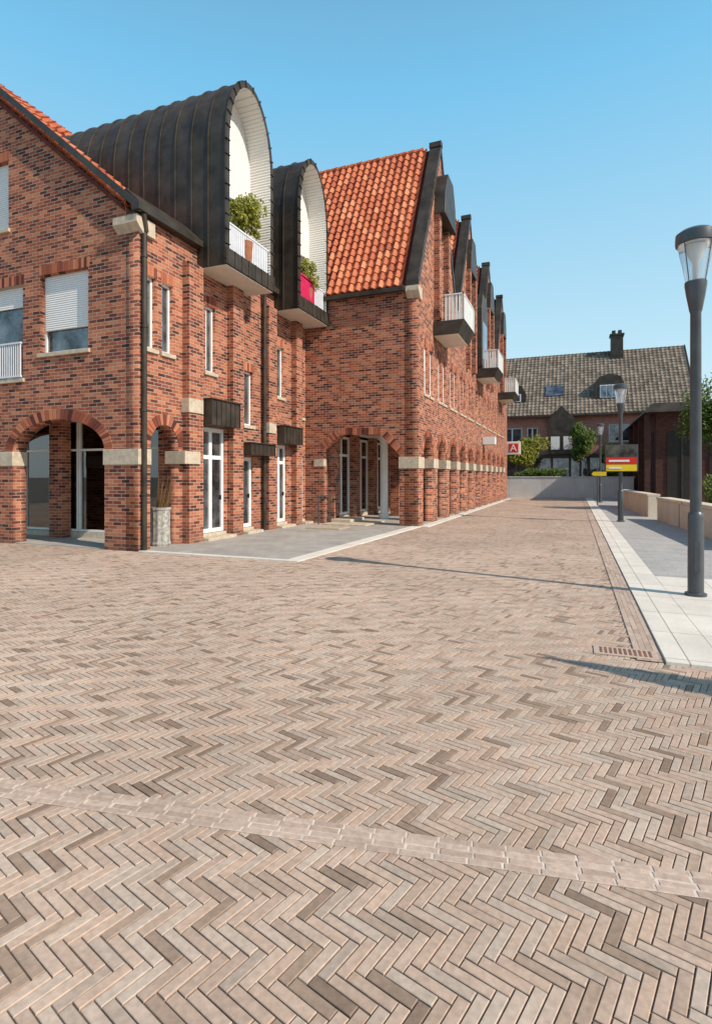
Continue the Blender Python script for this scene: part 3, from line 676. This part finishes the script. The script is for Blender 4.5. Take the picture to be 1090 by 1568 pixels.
mb=MB(); mb.box(1.1,1.5,21.09,21.1,1.88,1.94); mb.box(1.1,1.75,21.09,21.1,2.12,2.19); mb.obj('lettering',M_white,sg)
mb=MB(); mb.box(1.4,1.58,21.2,21.26,1.95,2.05); mb.box(1.4,1.58,21.2,21.26,2.45,2.55); mb.obj('clamps',M_pole,sg)
ds=root('direction_sign'); mb=MB(); mb.tube((1.15,33,0),(1.15,33,2.6),.03,.03,10); mb.obj('post',M_pole,ds)
mb=MB(); mb.prism_y([(.85,1.75),(.95,1.65),(1.6,1.65),(1.6,1.88),(.95,1.88)],32.93,32.96); mb.obj('arrow_board',M_yel,ds)

pl=root('fluted_planter'); mb=MB(); x,y=-8.84,10.02
k=40; prof=[(.2,0),(.215,.05),(.2,.1),(.195,.45),(.2,.8),(.22,.83),(.22,.88),(.19,.88),(.18,.8)]
mb.lathe((x,y,.02),prof,k)
for i,v in enumerate(mb.v):
    s=i%k; w=1+ (.05 if s%4<2 else 0); mb.v[i]=(x+(v[0]-x)*w,y+(v[1]-y)*w,v[2])
mb.obj('fluted_pot',mat_plain('aged_grey_glaze',(.40,.38,.34),.6,14,.6),pl)
mb=MB()
for i in range(50):
    a=random.uniform(0,6.28); r=random.uniform(.05,.25); b=(x+.1*math.cos(a),y+.1*math.sin(a),.8)
    mb.tube(b,(x+.08+r*math.cos(a),y+r*math.sin(a)+.12,1.0+random.uniform(.1,.7)),.005,.003,4)
mb.obj('dry_twigs',M_twig,pl)

# ------------------------------------------------------------------ vegetation
tree('small_tree',(6.45,29,0),6.4,(2.0,1.9,2.1),.12,12000,.09,M_leaf,22,cz=4.1)
tree('garden_tree',(.4,48,1.3),5.0,(1.2,1.0,1.6),.08,4000,.11,M_leaf,12,cz=3.2)
tree('garden_tree',(-3.6,47,1.3),3.8,(1.9,1.1,1.4),.08,5500,.11,M_leafy,12,cz=2.3)
tree('garden_tree',(2.6,47.5,1.3),3.4,(.9,.8,1.0),.06,2500,.10,M_leafy,10,cz=2.2)
tree('background_tree',(14.0,62,0),10,(5,5,4.5),.25,12000,.2,M_leafy,22,cz=5.5)
tree('background_tree',(18.0,50,0),10,(5,5,4.0),.25,12000,.18,M_leaf,22,cz=5.0)
def hedge(name,c,rad,n,mat=M_leaf,size=.09):
    R=root(name); l=MB(); leaves(l,c,rad,n,size,16); l.obj('foliage',mat,R,recalc=False)
    t=MB()
    for i in range(5): t.tube((c[0]+random.uniform(-.5,.5)*rad[0],c[1],c[2]-rad[2]),(c[0]+random.uniform(-.7,.7)*rad[0],c[1]+.1,c[2]),.03,.01,5)
    t.obj('stems',M_bark,R)
hedge('garden_shrub',(-2.4,46,1.9),(2.6,.7,.7),4500)
hedge('garden_shrub',(2.2,46.5,1.7),(1.7,.8,.6),2500)
hedge('wall_shrub',(6.4,28,.8),(1.0,6,1.1),6000)
R=root('conical_tree'); l=MB(); bx,by=3.45,4.25
for i in range(5600):
    z=random.uniform(.3,3.05); r=(3.05-z)*.2*math.sqrt(random.random()); a=random.uniform(0,6.28)
    p=Vector((bx+r*math.cos(a),by+r*math.sin(a),z)); a1=Vector((random.gauss(0,1),random.gauss(0,1),random.gauss(0,1))).normalized(); b1=a1.orthogonal(); b1.normalize(); s=random.uniform(.03,.06)
    l.poly([p-a1*s,p+b1*s*.5,p+a1*s,p-b1*s*.5])
l.obj('foliage',M_leaf,R,recalc=False); l=MB(); l.tube((bx,by,0),(bx,by,2.6),.06,.015); l.obj('trunk',M_bark,R)

# ------------------------------------------------------------------ light
el=math.radians(39); hd=math.radians(103)
sd=Vector((math.sin(hd)*math.cos(el),math.cos(hd)*math.cos(el),math.sin(el)))
su=bpy.data.lights.new('sun','SUN'); su.energy=5.0; su.angle=math.radians(.5); su.color=(1,.89,.76)
so=bpy.data.objects.new('sun',su); S.collection.objects.link(so); so.rotation_euler=(-sd).to_track_quat('-Z','Y').to_euler()
w=bpy.data.worlds.new('World'); S.world=w; w.use_nodes=True; nt=w.node_tree
sk=nt.nodes.new('ShaderNodeTexSky'); sk.sky_type='NISHITA'; sk.sun_disc=False; sk.sun_elevation=el; sk.sun_rotation=hd
sk.air_density=1.0; sk.dust_density=1.2; sk.ozone_density=1.0
tc=nt.nodes.new('ShaderNodeTexCoord'); sp=nt.nodes.new('ShaderNodeSeparateXYZ'); nt.links.new(tc.outputs['Generated'],sp.inputs[0])
cr=nt.nodes.new('ShaderNodeValToRGB'); e=cr.color_ramp.elements
e[0].position=0; e[0].color=(.82,.95,1,1); e[1].position=.85; e[1].color=(.14,.24,.38,1)
x=e.new(.22); x.color=(.54,.83,.97,1); x=e.new(.58); x.color=(.20,.60,.92,1)
nt.links.new(sp.outputs[2],cr.inputs[0])
vs=nt.nodes.new('ShaderNodeVectorMath'); vs.operation='SCALE'; vs.inputs['Scale'].default_value=8.2; nt.links.new(cr.outputs[0],vs.inputs[0])
mx=nt.nodes.new('ShaderNodeMix'); mx.data_type='RGBA'; mx.inputs[0].default_value=.8
nt.links.new(sk.outputs[0],mx.inputs[6]); nt.links.new(vs.outputs[0],mx.inputs[7])
bg=nt.nodes['Background']; bg.inputs[1].default_value=.13; nt.links.new(mx.outputs[2],bg.inputs[0])
S.view_settings.view_transform='Standard'; S.view_settings.look='None'; S.view_settings.exposure=0

# ------------------------------------------------------------------ camera
cd=bpy.data.cameras.new('camera'); cam=bpy.data.objects.new('camera',cd); S.collection.objects.link(cam); S.camera=cam
cd.sensor_fit='HORIZONTAL'; cd.sensor_width=36; cd.lens=36*838/1090; cd.shift_y=-54/1090; cd.clip_end=3000; cd.clip_start=.05
cam.location=(0,0,1.6); cam.rotation_euler=(math.pi/2,0,math.radians(21.8))
